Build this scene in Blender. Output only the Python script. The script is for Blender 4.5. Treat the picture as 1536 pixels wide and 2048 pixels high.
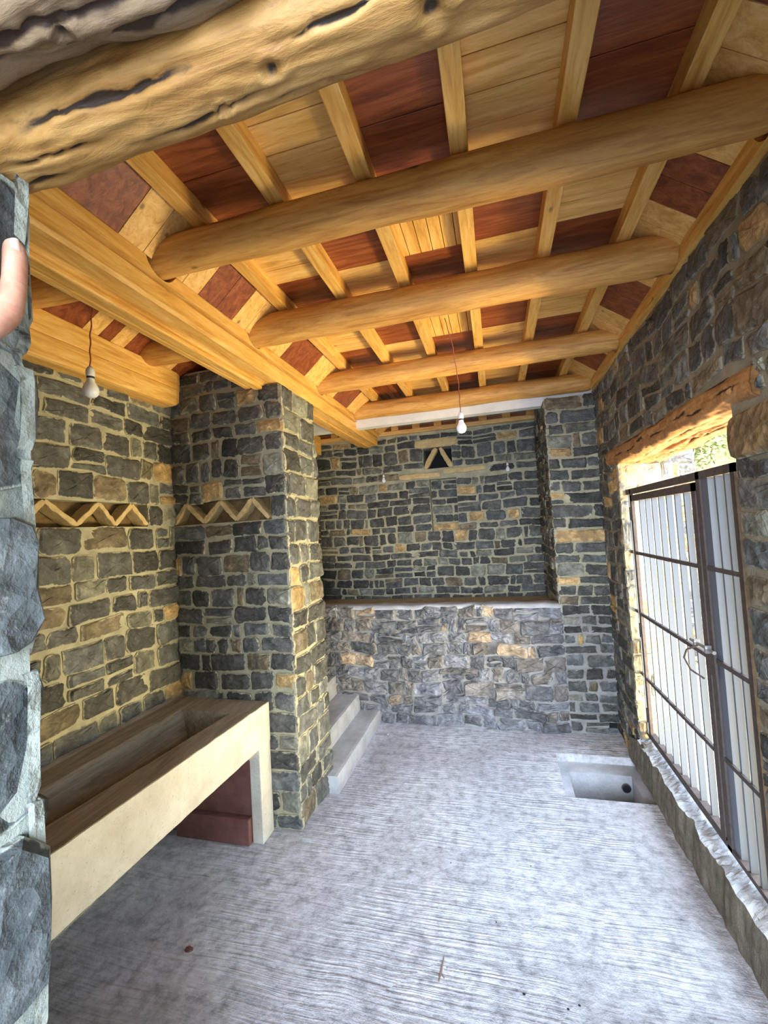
import bpy, math, random
from mathutils import Vector, Matrix, noise
for o in list(bpy.data.objects): bpy.data.objects.remove(o)
scene = bpy.context.scene
COL = scene.collection
# ------------------------------------------------------------------ camera
F, YAW, PITCH, ROLL, CH = 860.0, 0.25380, 0.04151, -0.05944, 1.75
fw = Vector((-math.sin(YAW)*math.cos(PITCH), math.cos(YAW)*math.cos(PITCH), math.sin(PITCH)))
r0 = Vector((math.cos(YAW), math.sin(YAW), 0)); u0 = r0.cross(fw)
rt = r0*math.cos(ROLL) + u0*math.sin(ROLL); up = -r0*math.sin(ROLL) + u0*math.cos(ROLL)
cd = bpy.data.cameras.new('camera'); cam = bpy.data.objects.new('camera', cd); COL.objects.link(cam)
cd.sensor_fit = 'VERTICAL'; cd.sensor_height = 36; cd.sensor_width = 27; cd.lens = F/2048*36
cd.clip_start = 0.02; cd.clip_end = 100
m = Matrix((rt, up, -fw)).transposed().to_4x4(); m.translation = Vector((0, 0, CH)); cam.matrix_world = m
scene.camera = cam
# ------------------------------------------------------------------ world, sun, daylight
w = bpy.data.worlds.new('sky'); scene.world = w; w.use_nodes = True
nt = w.node_tree; bg = nt.nodes['Background']
sky = nt.nodes.new('ShaderNodeTexSky'); sky.sky_type = 'NISHITA'; sky.sun_disc = False
sky.sun_elevation = math.radians(58); sky.sun_rotation = math.radians(165)
nt.links.new(sky.outputs[0], bg.inputs[0]); bg.inputs[1].default_value = 0.55
def light(name, kind, loc, direction, energy, color, **k):
    d = bpy.data.lights.new(name, kind); d.energy = energy; d.color = color
    for a, b in k.items(): setattr(d, a, b)
    o = bpy.data.objects.new(name, d); COL.objects.link(o); o.location = loc
    o.rotation_euler = Vector(direction).to_track_quat('-Z', 'Y').to_euler()
    return o
light('sun', 'SUN', (4, -4, 8), (-0.12, 0.5, -1.0), 3.0, (1, .93, .8), angle=0.01)
# daylight coming in through the entrance doorway behind the photographer
light('doorway_daylight', 'AREA', (0.1, -1.5, 1.75), (-0.02, 1, -.36), 62, (.66, .79, 1.0), shape='RECTANGLE', size=1.3, size_y=1.4, spread=math.radians(110))
# daylight through the gate opening: sky from above, sunlit ground from below
light('gate_skylight', 'AREA', (2.3, 2.3, 3.4), (-1.1, .15, -1.30), 150, (.62, .79, 1.0), shape='RECTANGLE', size=1.8, size_y=1.6)
light('gate_ground_bounce', 'AREA', (2.5, 2.4, 0.30), (-1.0, .0, .36), 215, (1.0, .80, .38), shape='RECTANGLE', size=2.2, size_y=.6)
scene.view_settings.view_transform = 'Standard'; scene.view_settings.look = 'None'
scene.view_settings.exposure = 1.05; scene.view_settings.gamma = 1.0
scene.view_settings.use_curve_mapping = False
scene.cycles.max_bounces = 8; scene.cycles.diffuse_bounces = 6

# ------------------------------------------------------------------ dimensions
XL, XR, XP, YP, YP2 = -2.045, .85, -1.235, 2.39, 2.86
YB1, YB2, XC = 3.85, 4.80, .467
ZLIP, ZPL, ZBOARD = 1.05, .965, 3.02
LOGY = [1.41, 2.10, 3.01, 3.86]

# ------------------------------------------------------------------ node helpers
def mat(name):
    mt = bpy.data.materials.new(name); mt.use_nodes = True
    t = mt.node_tree; b = t.nodes['Principled BSDF']; return mt, t, b
def N(t, kind, **k):
    n = t.nodes.new(kind)
    for a, b in k.items():
        if a in n.inputs: n.inputs[a].default_value = b
        else: setattr(n, a, b)
    return n
def ramp(t, src, stops):
    r = t.nodes.new('ShaderNodeValToRGB'); e = r.color_ramp.elements
    while len(e) < len(stops): e.new(.5)
    for el, (p, c) in zip(e, stops):
        el.position = p; el.color = (c, c, c, 1) if isinstance(c, (int, float)) else (*c, 1)
    t.links.new(src, r.inputs[0]); return r.outputs[0]
def coords(t, scale=(1, 1, 1), rot=(0, 0, 0), rnd=True):
    tc = t.nodes.new('ShaderNodeTexCoord'); mp = t.nodes.new('ShaderNodeMapping')
    src = tc.outputs['Object']
    if rnd:
        oi = t.nodes.new('ShaderNodeObjectInfo'); ad = N(t, 'ShaderNodeVectorMath', operation='ADD')
        mu = N(t, 'ShaderNodeMath', operation='MULTIPLY'); mu.inputs[1].default_value = 37.0
        t.links.new(oi.outputs['Random'], mu.inputs[0]); t.links.new(mu.outputs[0], ad.inputs[1]); t.links.new(src, ad.inputs[0]); src = ad.outputs[0]
    t.links.new(src, mp.inputs[0]); mp.inputs['Scale'].default_value = scale; mp.inputs['Rotation'].default_value = rot
    return mp.outputs[0]
def noi(t, vec, scale, detail=4, rough=.6, dist=0):
    n = N(t, 'ShaderNodeTexNoise', Scale=scale, Detail=detail, Roughness=rough, Distortion=dist)
    t.links.new(vec, n.inputs['Vector']); return n.outputs['Fac']
def mix(t, fac, a, b, bt='MIX'):
    x = t.nodes.new('ShaderNodeMix'); x.data_type = 'RGBA'; x.blend_type = bt
    for s, v in ((0, fac), (6, a), (7, b)):
        if hasattr(v, 'links'): t.links.new(v, x.inputs[s])
        else: x.inputs[s].default_value = v if isinstance(v, (int, float)) else (*v, 1)
    return x.outputs[2]
def mth(t, op, a, b=0.0, clamp=False):
    x = N(t, 'ShaderNodeMath', operation=op); x.use_clamp = clamp
    for i, v in enumerate((a, b)):
        if hasattr(v, 'links'): t.links.new(v, x.inputs[i])
        else: x.inputs[i].default_value = v
    return x.outputs[0]
def bump(t, b, h, strength, dist, prev=None):
    n = N(t, 'ShaderNodeBump', Strength=strength, Distance=dist); t.links.new(h, n.inputs['Height'])
    if prev is not None: t.links.new(prev, n.inputs['Normal'])
    t.links.new(n.outputs[0], b.inputs['Normal']); return n.outputs[0]

MORTAR = (.40, .37, .25)
def mk_stone(name, mortar=MORTAR):
    """stone: own colour per stone from the attribute, mortar smeared along its edges"""
    mt, t, b = mat(name); v = coords(t, rnd=False)
    at = N(t, 'ShaderNodeAttribute', attribute_name='tint')
    n1 = noi(t, v, 14, 5, .65); n2 = noi(t, v, 55, 4, .7); n3 = noi(t, v, 30, 3, .6, .8)
    c = mix(t, 1.0, at.outputs['Color'], ramp(t, n1, [(.28, .5), (.5, 1.0), (.70, 1.9)]), 'MULTIPLY')
    c = mix(t, ramp(t, n2, [(.60, 0), (.74, .55)]), c, (.36, .35, .31))
    e = mth(t, 'ADD', at.outputs['Alpha'], mth(t, 'MULTIPLY', mth(t, 'SUBTRACT', n3, .5), 1.1))
    c = mix(t, ramp(t, e, [(.06, 1), (.22, 0)]), c, mortar)
    t.links.new(c, b.inputs['Base Color']); b.inputs['Roughness'].default_value = .72
    b.inputs['Specular IOR Level'].default_value = .35
    vo = N(t, 'ShaderNodeTexVoronoi', Scale=26.0, feature='F1'); t.links.new(v, vo.inputs['Vector'])
    p = bump(t, b, vo.outputs['Distance'], .7, .012)
    p = bump(t, b, n1, .8, .012, p); bump(t, b, n2, .6, .004, p)
    return mt
def mk_mortar(name, col=MORTAR):
    mt, t, b = mat(name); v = coords(t, rnd=False); n1 = noi(t, v, 9, 5); n2 = noi(t, v, 70, 4, .7)
    c = mix(t, 1, col, ramp(t, n1, [(.3, .72), (.7, 1.2)]), 'MULTIPLY')
    t.links.new(c, b.inputs['Base Color']); b.inputs['Roughness'].default_value = .9
    p = bump(t, b, n1, .5, .01); bump(t, b, n2, .7, .004, p); return mt
def mk_wood(name, axis, base, dark, light, knot=True, rough=.5, contrast=1.0, scale=1.0):
    mt, t, b = mat(name)
    sc = [9*scale, 9*scale, 9*scale]; sc['xyz'.index(axis)] = .9*scale
    v = coords(t, tuple(sc)); n1 = noi(t, v, 3.2, 5, .65, .9); n2 = noi(t, v, 11, 3, .6, .3)
    vk = coords(t, tuple(3.2*scale if a != axis else 1.6*scale for a in 'xyz'))
    c = ramp(t, n1, [(.30, dark), (.47, base), (.66, light)])
    c = mix(t, ramp(t, n2, [(.52, 0), (.70, .55*contrast)]), c, dark)
    if knot:
        vo = N(t, 'ShaderNodeTexVoronoi', Scale=2.3, feature='F1'); t.links.new(vk, vo.inputs['Vector'])
        c = mix(t, ramp(t, vo.outputs['Distance'], [(.035, .85), (.085, 0)]), c, tuple(x*.35 for x in dark))
    t.links.new(c, b.inputs['Base Color']); b.inputs['Roughness'].default_value = rough
    p = bump(t, b, n1, .35, .006); bump(t, b, n2, .3, .002, p); return mt
def mk_concrete(name, base, light, sc=1.0, bmp=.5, specks=True):
    mt, t, b = mat(name); v = coords(t, rnd=False); n1 = noi(t, v, 4*sc, 6, .65); n2 = noi(t, v, 60*sc, 5, .7)
    c = ramp(t, n1, [(.3, base), (.68, light)])
    if specks: c = mix(t, ramp(t, n2, [(.29, .7), (.40, 0)]), c, tuple(x*.35 for x in base))
    t.links.new(c, b.inputs['Base Color']); b.inputs['Roughness'].default_value = .88
    p = bump(t, b, n1, bmp, .02); bump(t, b, n2, bmp, .004, p); return mt
def plain(name, c, rough=.5, metal=0, **k):
    mt, t, b = mat(name); b.inputs['Base Color'].default_value = (*c, 1); b.inputs['Roughness'].default_value = rough
    b.inputs['Metallic'].default_value = metal
    for a, v in k.items(): b.inputs[a].default_value = v
    return mt

M = {}
M['stone'] = mk_stone('grey_stone'); M['mortar'] = mk_mortar('mortar')
M['stone_jamb'] = mk_stone('jamb_stone', (.30, .32, .27)); M['mortar_jamb'] = mk_mortar('jamb_mortar', (.30, .32, .27))
M['tan_stone'] = mk_concrete('tan_stone', (.50, .36, .15), (.74, .56, .28), 4, .9, False)
M['brown_rock'] = mk_concrete('brown_rock', (.09, .055, .02), (.27, .17, .07), 2.2, 1.0, False)
M['log'] = mk_wood('peeled_log_wood', 'x', (.56, .275, .062), (.36, .155, .030), (.70, .39, .11), True, .55)
M['pine_y'] = mk_wood('pine_wood_lengthwise', 'y', (.70, .38, .085), (.50, .235, .040), (.82, .52, .17), True, .5)
M['pine_x'] = mk_wood('pine_wood_crosswise', 'x', (.70, .40, .11), (.50, .255, .05), (.82, .54, .20), True, .5)
M['red_x'] = mk_wood('red_stained_wood', 'x', (.22, .052, .013), (.11, .022, .006), (.34, .10, .03), False, .42)
M['red_y'] = mk_wood('red_stained_wood_lengthwise', 'y', (.22, .052, .013), (.11, .022, .006), (.34, .10, .03), False, .42)
M['white'] = mk_concrete('white_plaster', (.62, .61, .58), (.80, .79, .76), 1, .25, False)
M['concrete'] = mk_concrete('grey_concrete', (.33, .33, .33), (.52, .52, .52), 1.5, .6)
M['trough'] = mk_concrete('cream_plaster', (.50, .46, .36), (.68, .65, .55), 1.6, .45)
M['trough_rim'] = mk_wood('rough_brown_cement_rim', 'y', (.33, .265, .17), (.21, .16, .095), (.44, .37, .26), False, .9)
M['redbrown'] = mk_concrete('red_brown_paint', (.12, .045, .035), (.22, .095, .075), 2, .5, False)
M['steel'] = plain('painted_grey_steel', (.13, .15, .185), .40, .1)
M['rust'] = mk_concrete('rusty_primer_steel', (.060, .045, .040), (.11, .085, .075), 8, .2, False)
M['bulb'] = plain('frosted_bulb_glass', (.86, .87, .88), .25)
M['socket'] = plain('white_plastic', (.75, .75, .72), .4)
M['black'] = plain('black_plastic', (.02, .02, .02), .5)
M['cord'] = plain('red_brown_cord', (.22, .05, .03), .6)
M['dark'] = plain('dark_hollow', (.012, .012, .012), .95)  # near-black: paints in the darkness inside holes, and colours the floor crumbs
M['skin'] = plain('skin', (.62, .33, .22), .45, 0, **{'Subsurface Weight': .15, 'Subsurface Scale': .02})
def _skin():
    mt = M['skin']; t = mt.node_tree; b = t.nodes['Principled BSDF']; v = coords(t, (30, 30, 160), rnd=False); n = noi(t, v, 1.2, 3)
    n2 = noi(t, coords(t, rnd=False), 40, 3); c = ramp(t, n2, [(.3, (.50, .22, .14)), (.65, (.62, .34, .23))]); t.links.new(c, b.inputs['Base Color']); bump(t, b, n, .5, .002)
_skin()
M['nail'] = plain('finger_nail', (.74, .46, .38), .25)
M['leaf'] = plain('yellow_green_leaves', (.20, .24, .06), .6)
M['bark'] = plain('grey_bark', (.20, .14, .09), .8)
def mk_ground():
    mt, t, b = mat('dry_hillside'); v = coords(t, rnd=False); n1 = noi(t, v, 1.3, 6); n2 = noi(t, v, 12, 5)
    c = ramp(t, n1, [(.35, (.36, .22, .09)), (.52, (.50, .42, .22)), (.66, (.24, .27, .10))])
    c = mix(t, ramp(t, n2, [(.35, .6), (.6, 0)]), c, (.16, .10, .05))
    t.links.new(c, b.inputs['Base Color']); b.inputs['Roughness'].default_value = .95
    bump(t, b, n2, 1, .05); return mt
M['hill'] = mk_ground()
def mk_floor():
    mt, t, b = mat('broomed_concrete_floor'); v = coords(t, rnd=False)
    n1 = noi(t, v, 2.2, 6, .6); n2 = noi(t, v, 45, 6, .75); nb = noi(t, v, 1.1, 2, .5); n4 = noi(t, v, 16, 5, .7)
    vd = N(t, 'ShaderNodeVectorMath', operation='ADD')
    nz = N(t, 'ShaderNodeTexNoise', Scale=2.4, Detail=2.0); t.links.new(v, nz.inputs['Vector'])
    sc = N(t, 'ShaderNodeVectorMath', operation='SCALE'); sc.inputs['Scale'].default_value = .05
    t.links.new(nz.outputs['Color'], sc.inputs[0]); t.links.new(v, vd.inputs[0]); t.links.new(sc.outputs[0], vd.inputs[1])
    hs = []
    for ang, s in ((3, 75), (58, 65), (104, 75)):
        mp = t.nodes.new('ShaderNodeMapping'); mp.inputs['Rotation'].default_value = (0, 0, math.radians(ang)); mp.inputs['Scale'].default_value = (2.2, s, 1)
        t.links.new(vd.outputs[0], mp.inputs[0]); hs.append(ramp(t, noi(t, mp.outputs[0], 1.0, 2, .5), [(.36, 0), (.62, 1)]))
    # broom direction differs from patch to patch
    vo = N(t, 'ShaderNodeTexVoronoi', Scale=1.35, feature='F1'); t.links.new(vd.outputs[0], vo.inputs['Vector'])
    sp = t.nodes.new('ShaderNodeSeparateColor'); t.links.new(vo.outputs['Color'], sp.inputs[0])
    sx = t.nodes.new('ShaderNodeSeparateXYZ'); t.links.new(v, sx.inputs[0])
    fx_ = mth(t, 'SUBTRACT', noi(t, v, 1.1, 1), mth(t, 'MULTIPLY', mth(t, 'ADD', sx.outputs[0], .05), .16))
    h = mix(t, ramp(t, fx_, [(.50, 0), (.54, 1)]), hs[0], hs[1])
    h = mix(t, ramp(t, noi(t, vo.outputs['Color'], 1.3, 0), [(.54, 0), (.58, 1)]), h, hs[2])
    amt = ramp(t, n1, [(.38, .05), (.62, .8)])
    hh = mth(t, 'ADD', mth(t, 'MULTIPLY', h, amt), mth(t, 'MULTIPLY', n2, 1.3))
    hh = mth(t, 'ADD', hh, mth(t, 'MULTIPLY', n4, 1.6))
    c = ramp(t, nb, [(.36, (.47, .445, .445)), (.62, (.66, .655, .66))])
    c = mix(t, 1, c, ramp(t, n4, [(.28, .45), (.5, .95), (.72, 1.3)]), 'MULTIPLY')
    c = mix(t, mth(t, 'MULTIPLY', amt, .30), c, mix(t, 1, c, ramp(t, h, [(.1, .42), (.6, 1.2)]), 'MULTIPLY'))
    c = mix(t, ramp(t, n2, [(.27, .8), (.37, 0)]), c, (.12, .11, .11))
    t.links.new(c, b.inputs['Base Color']); b.inputs['Roughness'].default_value = .72
    bump(t, b, hh, .9, .008); return mt
M['floor'] = mk_floor()

# ------------------------------------------------------------------ mesh helpers
class MB:
    def __init__(s): s.v = []; s.f = []; s.mi = []; s.t = []; s.use_t = False
    def add(s, vs, fs, mi=0, tints=None):
        o = len(s.v); s.v += [tuple(x) for x in vs]; s.f += [tuple(i+o for i in f) for f in fs]; s.mi += [mi]*len(fs)
        s.t += tints if tints else [(.1, .1, .1, 1)]*len(vs)
        if tints: s.use_t = True
        return s
    def box(s, a, b, mi=0):
        (x0, y0, z0), (x1, y1, z1) = a, b
        vs = [(x0,y0,z0),(x1,y0,z0),(x1,y1,z0),(x0,y1,z0),(x0,y0,z1),(x1,y0,z1),(x1,y1,z1),(x0,y1,z1)]
        return s.add(vs, [(0,3,2,1),(4,5,6,7),(0,1,5,4),(1,2,6,5),(2,3,7,6),(3,0,4,7)], mi)
    def hexa(s, vs, mi=0):
        return s.add(vs, [(0,3,2,1),(4,5,6,7),(0,1,5,4),(1,2,6,5),(2,3,7,6),(3,0,4,7)], mi)
    def tube(s, pts, rad, n=10, mi=0, cap=True):
        pts = [Vector(p) for p in pts]; rings = []
        rs = rad if isinstance(rad, (list, tuple)) else [rad]*len(pts)
        for i, p in enumerate(pts):
            d = (pts[min(i+1, len(pts)-1)] - pts[max(i-1, 0)]).normalized()
            a = d.orthogonal().normalized() if i == 0 else (a - d*a.dot(d)).normalized()
            c = d.cross(a)
            rings.append([p + (a*math.cos(2*math.pi*k/n) + c*math.sin(2*math.pi*k/n))*rs[i] for k in range(n)])
        vs = [v for r in rings for v in r]; fs = []
        for i in range(len(rings)-1):
            for k in range(n): fs.append((i*n+k, i*n+(k+1)%n, (i+1)*n+(k+1)%n, (i+1)*n+k))
        if cap: fs += [tuple(range(n))[::-1], tuple((len(rings)-1)*n+k for k in range(n))]
        return s.add(vs, fs, mi)
def obj(name, mb, mats, parent=None, smooth=False, bevel=0):
    me = bpy.data.meshes.new(name)
    xs = [[v[i] for v in mb.v] for i in range(3)]
    org = Vector(((min(xs[0])+max(xs[0]))/2, (min(xs[1])+max(xs[1]))/2, min(xs[2])))
    me.from_pydata([tuple(Vector(v)-org) for v in mb.v], [], mb.f)
    for x in (mats if isinstance(mats, (list, tuple)) else [mats]): me.materials.append(M[x] if isinstance(x, str) else x)
    if isinstance(mats, (list, tuple)) and len(mats) > 1: me.polygons.foreach_set('material_index', mb.mi)
    if mb.use_t:
        at = me.color_attributes.new('tint', 'FLOAT_COLOR', 'POINT'); at.data.foreach_set('color', [c for t in mb.t for c in t])
    if smooth: me.polygons.foreach_set('use_smooth', [True]*len(me.polygons))
    me.update()
    o = bpy.data.objects.new(name, me); COL.objects.link(o); o.location = org
    if parent is not None:
        o.parent = parent; base = parent; off = Vector()
        while base is not None: off += base.location; base = base.parent
        o.location = org - off
    if bevel:
        bm = o.modifiers.new('bevel', 'BEVEL'); bm.width = bevel; bm.segments = 2; bm.limit_method = 'ANGLE'
    return o
def tag(o, label, cat, group=None):
    o['label'] = label; o['category'] = cat
    if group: o['group'] = group
    return o
def thing(name, label, cat, loc, group=None):
    o = bpy.data.objects.new(name, None); COL.objects.link(o); o.location = loc; o.empty_display_size = .05
    return tag(o, label, cat, group)
def struct(o): o['kind'] = 'structure'; return o

# ------------------------------------------------------------------ masonry
def masonry(mb, O, U, V, Nn, us, vs_, excl=(), ch=(.08, .15), cw=(.10, .24), gap=.010, seed=0, depth=.020,
            palette='dark', small=.18, split=.12, jit=.006, rough=1.0, wav=.006):
    """individual rough stones laid in wavering courses over the plane O + u*U + v*V, bulging along Nn"""
    R = random.Random(seed); O, U, V, Nn = map(Vector, (O, U, V, Nn))
    ve = sorted({vs_[0], vs_[1], *[e[2] for e in excl if vs_[0] < e[2] < vs_[1]], *[e[3] for e in excl if vs_[0] < e[3] < vs_[1]]})
    courses = []
    for a, b in zip(ve, ve[1:]):
        hs = []; tot = 0
        while tot < b-a: h = R.uniform(*ch); hs.append(h); tot += h
        k = (b-a)/tot
        if len(hs) > 1 and k < .75: hs.pop(); k = (b-a)/sum(hs)
        z = a
        for h in hs: courses.append((z, z+h*k)); z += h*k
    def tint():
        q = R.random()
        if palette == 'dark':
            if q < .045: c = (.40, .27, .12)
            elif q < .13: c = (.155, .125, .08)
            elif q < .25: c = (.18, .18, .14)
            elif q < .42: c = (.10, .105, .10)
            else: g = R.uniform(.045, .105); c = (g, g*1.0, g*.90)
        elif palette == 'mixed':
            if q < .07: c = (.36, .27, .18)
            elif q < .30: c = (.17, .15, .13)
            elif q < .5: c = (.19, .19, .20)
            else: g = R.uniform(.10, .18); c = (g, g*.99, g*1.0)
        elif palette == 'brown': c = (.20, .13, .06)
        elif palette == 'jamb': g = R.uniform(.075, .12); c = (g*.95, g*1.04, g*1.0)
        else:
            c = R.choice([(.26, .18, .09), (.20, .19, .17), (.13, .13, .13), (.27, .23, .15)])
        k = R.uniform(.8, 1.2); return tuple(x*k for x in c)
    def stone(u0, u1, v0, v1, fu0, fu1):
        a = gap/2*R.uniform(.6, 1.5)
        g = [0 if fu0 else a, 0 if fu1 else a]
        x0, x1, y0, y1 = u0+g[0], u1-g[1], v0+gap/2*R.uniform(.6, 1.4), v1-gap/2*R.uniform(.6, 1.4)
        if x1-x0 < .012 or y1-y0 < .012: return
        w_, h_ = x1-x0, y1-y0; rr = min(w_, h_)*R.uniform(.10, .26)
        j = [R.uniform(-jit, jit)*1.5 for _ in range(8)]
        cs = [(x0+j[0]*(not fu0), y0+j[1]), (x1+j[2]*(not fu1), y0+j[3]), (x1+j[4]*(not fu1), y1+j[5]), (x0+j[6]*(not fu0), y1+j[7])]
        out = []
        for i in range(4):
            p, q, nx = Vector(cs[i]), Vector(cs[i-1]), Vector(cs[(i+1) % 4])
            d1 = (q-p).normalized()*rr; d2 = (nx-p).normalized()*rr
            out += [p+d1, p+(d1+d2)*.3, p+d2, p + (nx-p)*R.uniform(.42, .58)]
        n = len(out); c = sum(out, Vector((0, 0)))/n
        out = [p + Vector((R.uniform(-jit, jit), R.uniform(-jit, jit)))*.7 for p in out]
        D = depth*R.uniform(.55, 1.25); tx, ty = R.uniform(-.12, .12)*rough, R.uniform(-.12, .12)*rough
        ed = min(.016, min(w_, h_)*.22)
        rings = []
        for fr, dd, al in ((0, -.012, 0), (0, .35, .0), (ed, .85, .55), (.45, 1.0, 1), (.8, 1.08, 1)):
            ring = []
            for p in out:
                dv = c-p; L = dv.length
                q = p + dv*(min(fr/L, .5) if fr < .2 else fr)
                d = dd if dd < 0 else D*dd + ((q-c).x*tx + (q-c).y*ty) * (1 if dd > .5 else .3) + (R.uniform(-1, 1)*.0035*rough if dd > .3 else 0)
                ring.append((q, d, al))
            rings.append(ring)
        vv = []; tt = []; col = tint()
        for ring in rings:
            for q, d, al in ring:
                wv = wav*math.sin(q.x*5.3+seed) + wav*.6*math.sin(q.x*13+seed*2+q.y*3)
                vv.append(O + U*q.x + V*(q.y+wv) + Nn*max(d, -.012)); tt.append((*col, al))
        vv.append(O + U*c.x + V*(c.y+wav*math.sin(c.x*5.3+seed)) + Nn*(D*1.1+R.uniform(-1, 1)*.004*rough)); tt.append((*col, 1))
        fs = []
        for i in range(4):
            for k in range(n): fs.append((i*n+k, i*n+(k+1) % n, (i+1)*n+(k+1) % n, (i+1)*n+k))
        for k in range(n): fs.append((4*n+k, 4*n+(k+1) % n, 5*n))
        if U.cross(V).dot(Nn) < 0: fs = [f[::-1] for f in fs]
        mb.add(vv, fs, 1, tt)
    for v0, v1 in courses:
        segs = [(us[0], us[1])]; mid = (v0+v1)/2
        for e in excl:
            if e[2] < mid < e[3]:
                ns = []
                for a, b in segs:
                    if e[1] <= a or e[0] >= b: ns.append((a, b)); continue
                    if e[0] > a: ns.append((a, e[0]))
                    if e[1] < b: ns.append((e[1], b))
                segs = ns
        for a, b in segs:
            if b-a < .02: continue
            ws = []; tot = 0
            while tot < b-a:
                x = R.uniform(*cw)*(1.0 if (v1-v0) > sum(ch)/2 else 1.15)
                if R.random() < small: x *= .45
                ws.append(x); tot += x
            k = (b-a)/tot
            if len(ws) > 1 and k < .8: ws.pop(); k = (b-a)/sum(ws)
            u = a
            for i, x in enumerate(ws):
                x *= k; A, B = i == 0, i == len(ws)-1
                if R.random() < split and v1-v0 > ch[0]*1.15:
                    s = R.uniform(.38, .62); s = v0+(v1-v0)*s
                    stone(u, u+x, v0, s, A, B); stone(u, u+x, s, v1, A, B)
                else: stone(u, u+x, v0, v1, A, B)
                u += x
def slab(mb, O, U, V, Nn, us, vs_, t, excl=()):
    """mortar-coloured backing of thickness t behind the plane, with real openings"""
    O, U, V, Nn = map(Vector, (O, U, V, Nn))
    ue = sorted({*us, *[x for e in excl for x in e[:2] if us[0] < x < us[1]]}); ve = sorted({*vs_, *[x for e in excl for x in e[2:4] if vs_[0] < x < vs_[1]]})
    for a, b in zip(ue, ue[1:]):
        for c, d in zip(ve, ve[1:]):
            if any(e[0] < (a+b)/2 < e[1] and e[2] < (c+d)/2 < e[3] for e in excl): continue
            q = [O+U*a+V*c, O+U*b+V*c, O+U*b+V*d, O+U*a+V*d]
            vs2 = [p-Nn*t for p in q] + q
            if U.cross(V).dot(Nn) < 0: vs2 = vs2[4:]+vs2[:4]
            mb.hexa(vs2, 0)
X, Y, Z = (1, 0, 0), (0, 1, 0), (0, 0, 1)
nX, nY = (-1, 0, 0), (0, -1, 0)

# ------------------------------------------------------------------ floor (with the pit cut out)
mb = MB(); PX0, PX1, PY0, PY1 = .31, .85, 2.965, 3.50
xs = [-2.2, -1.2, -.4, PX0, PX1, 1.3]; ys = [-2.2, .5, 1.6, PY0, PY1, 4.9]
for i in range(5):
    for j in range(5):
        if i == 3 and j == 3: continue
        mb.box((xs[i], ys[j], -.12), (xs[i+1], ys[j+1], 0))
struct(obj('floor', mb, 'floor'))
# ------------------------------------------------------------------ left wall with zigzag recess
ZR = (1.15, 2.165, 1.855, 1.99)
mb = MB(); ex = [ZR]
slab(mb, (XL, 0, 0), Y, Z, X, (-.1, 5.1), (0, 3.05), .25, ex)
masonry(mb, (XL, 0, 0), Y, Z, X, (.4, YP+.02), (0.0, 2.70), ex, ch=(.095, .155), cw=(.12, .27), seed=11, depth=.016)
masonry(mb, (XL, 0, 0), Y, Z, X, (YP2, YB2), (0.0, 2.95), (), ch=(.09, .14), cw=(.12, .27), seed=12)
struct(obj('wall_left', mb, ['mortar', 'stone']))
# ------------------------------------------------------------------ stone pillar (stub wall)
mb = MB(); PR = (-2.06, -1.335, 1.857, 2.0)
slab(mb, (0, YP, 0), X, Z, nY, (XL, XP-.004), (0, 2.695), .47, [PR])
mb.box((PR[0]-.02, YP+.10, PR[2]-.05), (PR[1]+.05, YP2, PR[3]+.05))
mb.box((XL, YP+.01, 2.68), (-1.46, YP2, 2.86))
masonry(mb, (0, YP, 0), X, Z, nY, (XL, XP+.010), (0, 2.695), [PR], ch=(.085, .145), cw=(.11, .22), seed=21, depth=.02)
masonry(mb, (0, YP+.01, 0), X, Z, nY, (XL, -1.47), (2.70, 2.85), (), ch=(.07, .1), cw=(.11, .22), seed=23, depth=.016)
masonry(mb, (XP, 0, 0), Y, Z, X, (YP-.012, YP2+.008), (0, 2.69), (), ch=(.105, .16), cw=(.13, .26), seed=22, depth=.02, split=.03, gap=.012)
masonry(mb, (0, YP2, 0), X, Z, Y, (XL, XP), (0, 2.69), (), ch=(.09, .15), cw=(.12, .24), seed=24)
tag(obj('stone_pillar', mb, ['mortar', 'stone']), 'dark stone masonry pier at the end of the trough, carrying the big squared beam', 'pillar')
# ------------------------------------------------------------------ back wall
NI = (-.75, -.43, 2.405, 2.64); RC = (-.70, -.40, 1.705, 2.285)
LI = [(-.835, -.36, 2.645, 2.735), (-1.04, -.57, 2.305, 2.36), (-.535, -.07, 2.335, 2.39)]
mb = MB(); ex = [NI, RC]; ex2 = ex + [(-.835, -.36, 2.64, 2.735), (-1.04, -.07, 2.305, 2.395)]
slab(mb, (0, YB2, 0), X, Z, nY, (XL-.2, 1.2), (0, 3.05), .3, ex)
masonry(mb, (0, YB2, 0), X, Z, nY, (XL, XC), (.93, 2.80), ex2, ch=(.075, .15), cw=(.10, .25), seed=31, depth=.018, gap=.011, split=.16)
mb.box((RC[0]-.02, YB2+.13, RC[2]-.02), (RC[1]+.02, YB2+.3, RC[3]+.02))
masonry(mb, (0, YB2+.13, 0), X, Z, nY, (RC[0], RC[1]), (RC[2], RC[3]), (), ch=(.08, .13), cw=(.10, .2), seed=33, depth=.018)
struct(obj('wall_back', mb, ['mortar', 'stone']))
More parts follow.
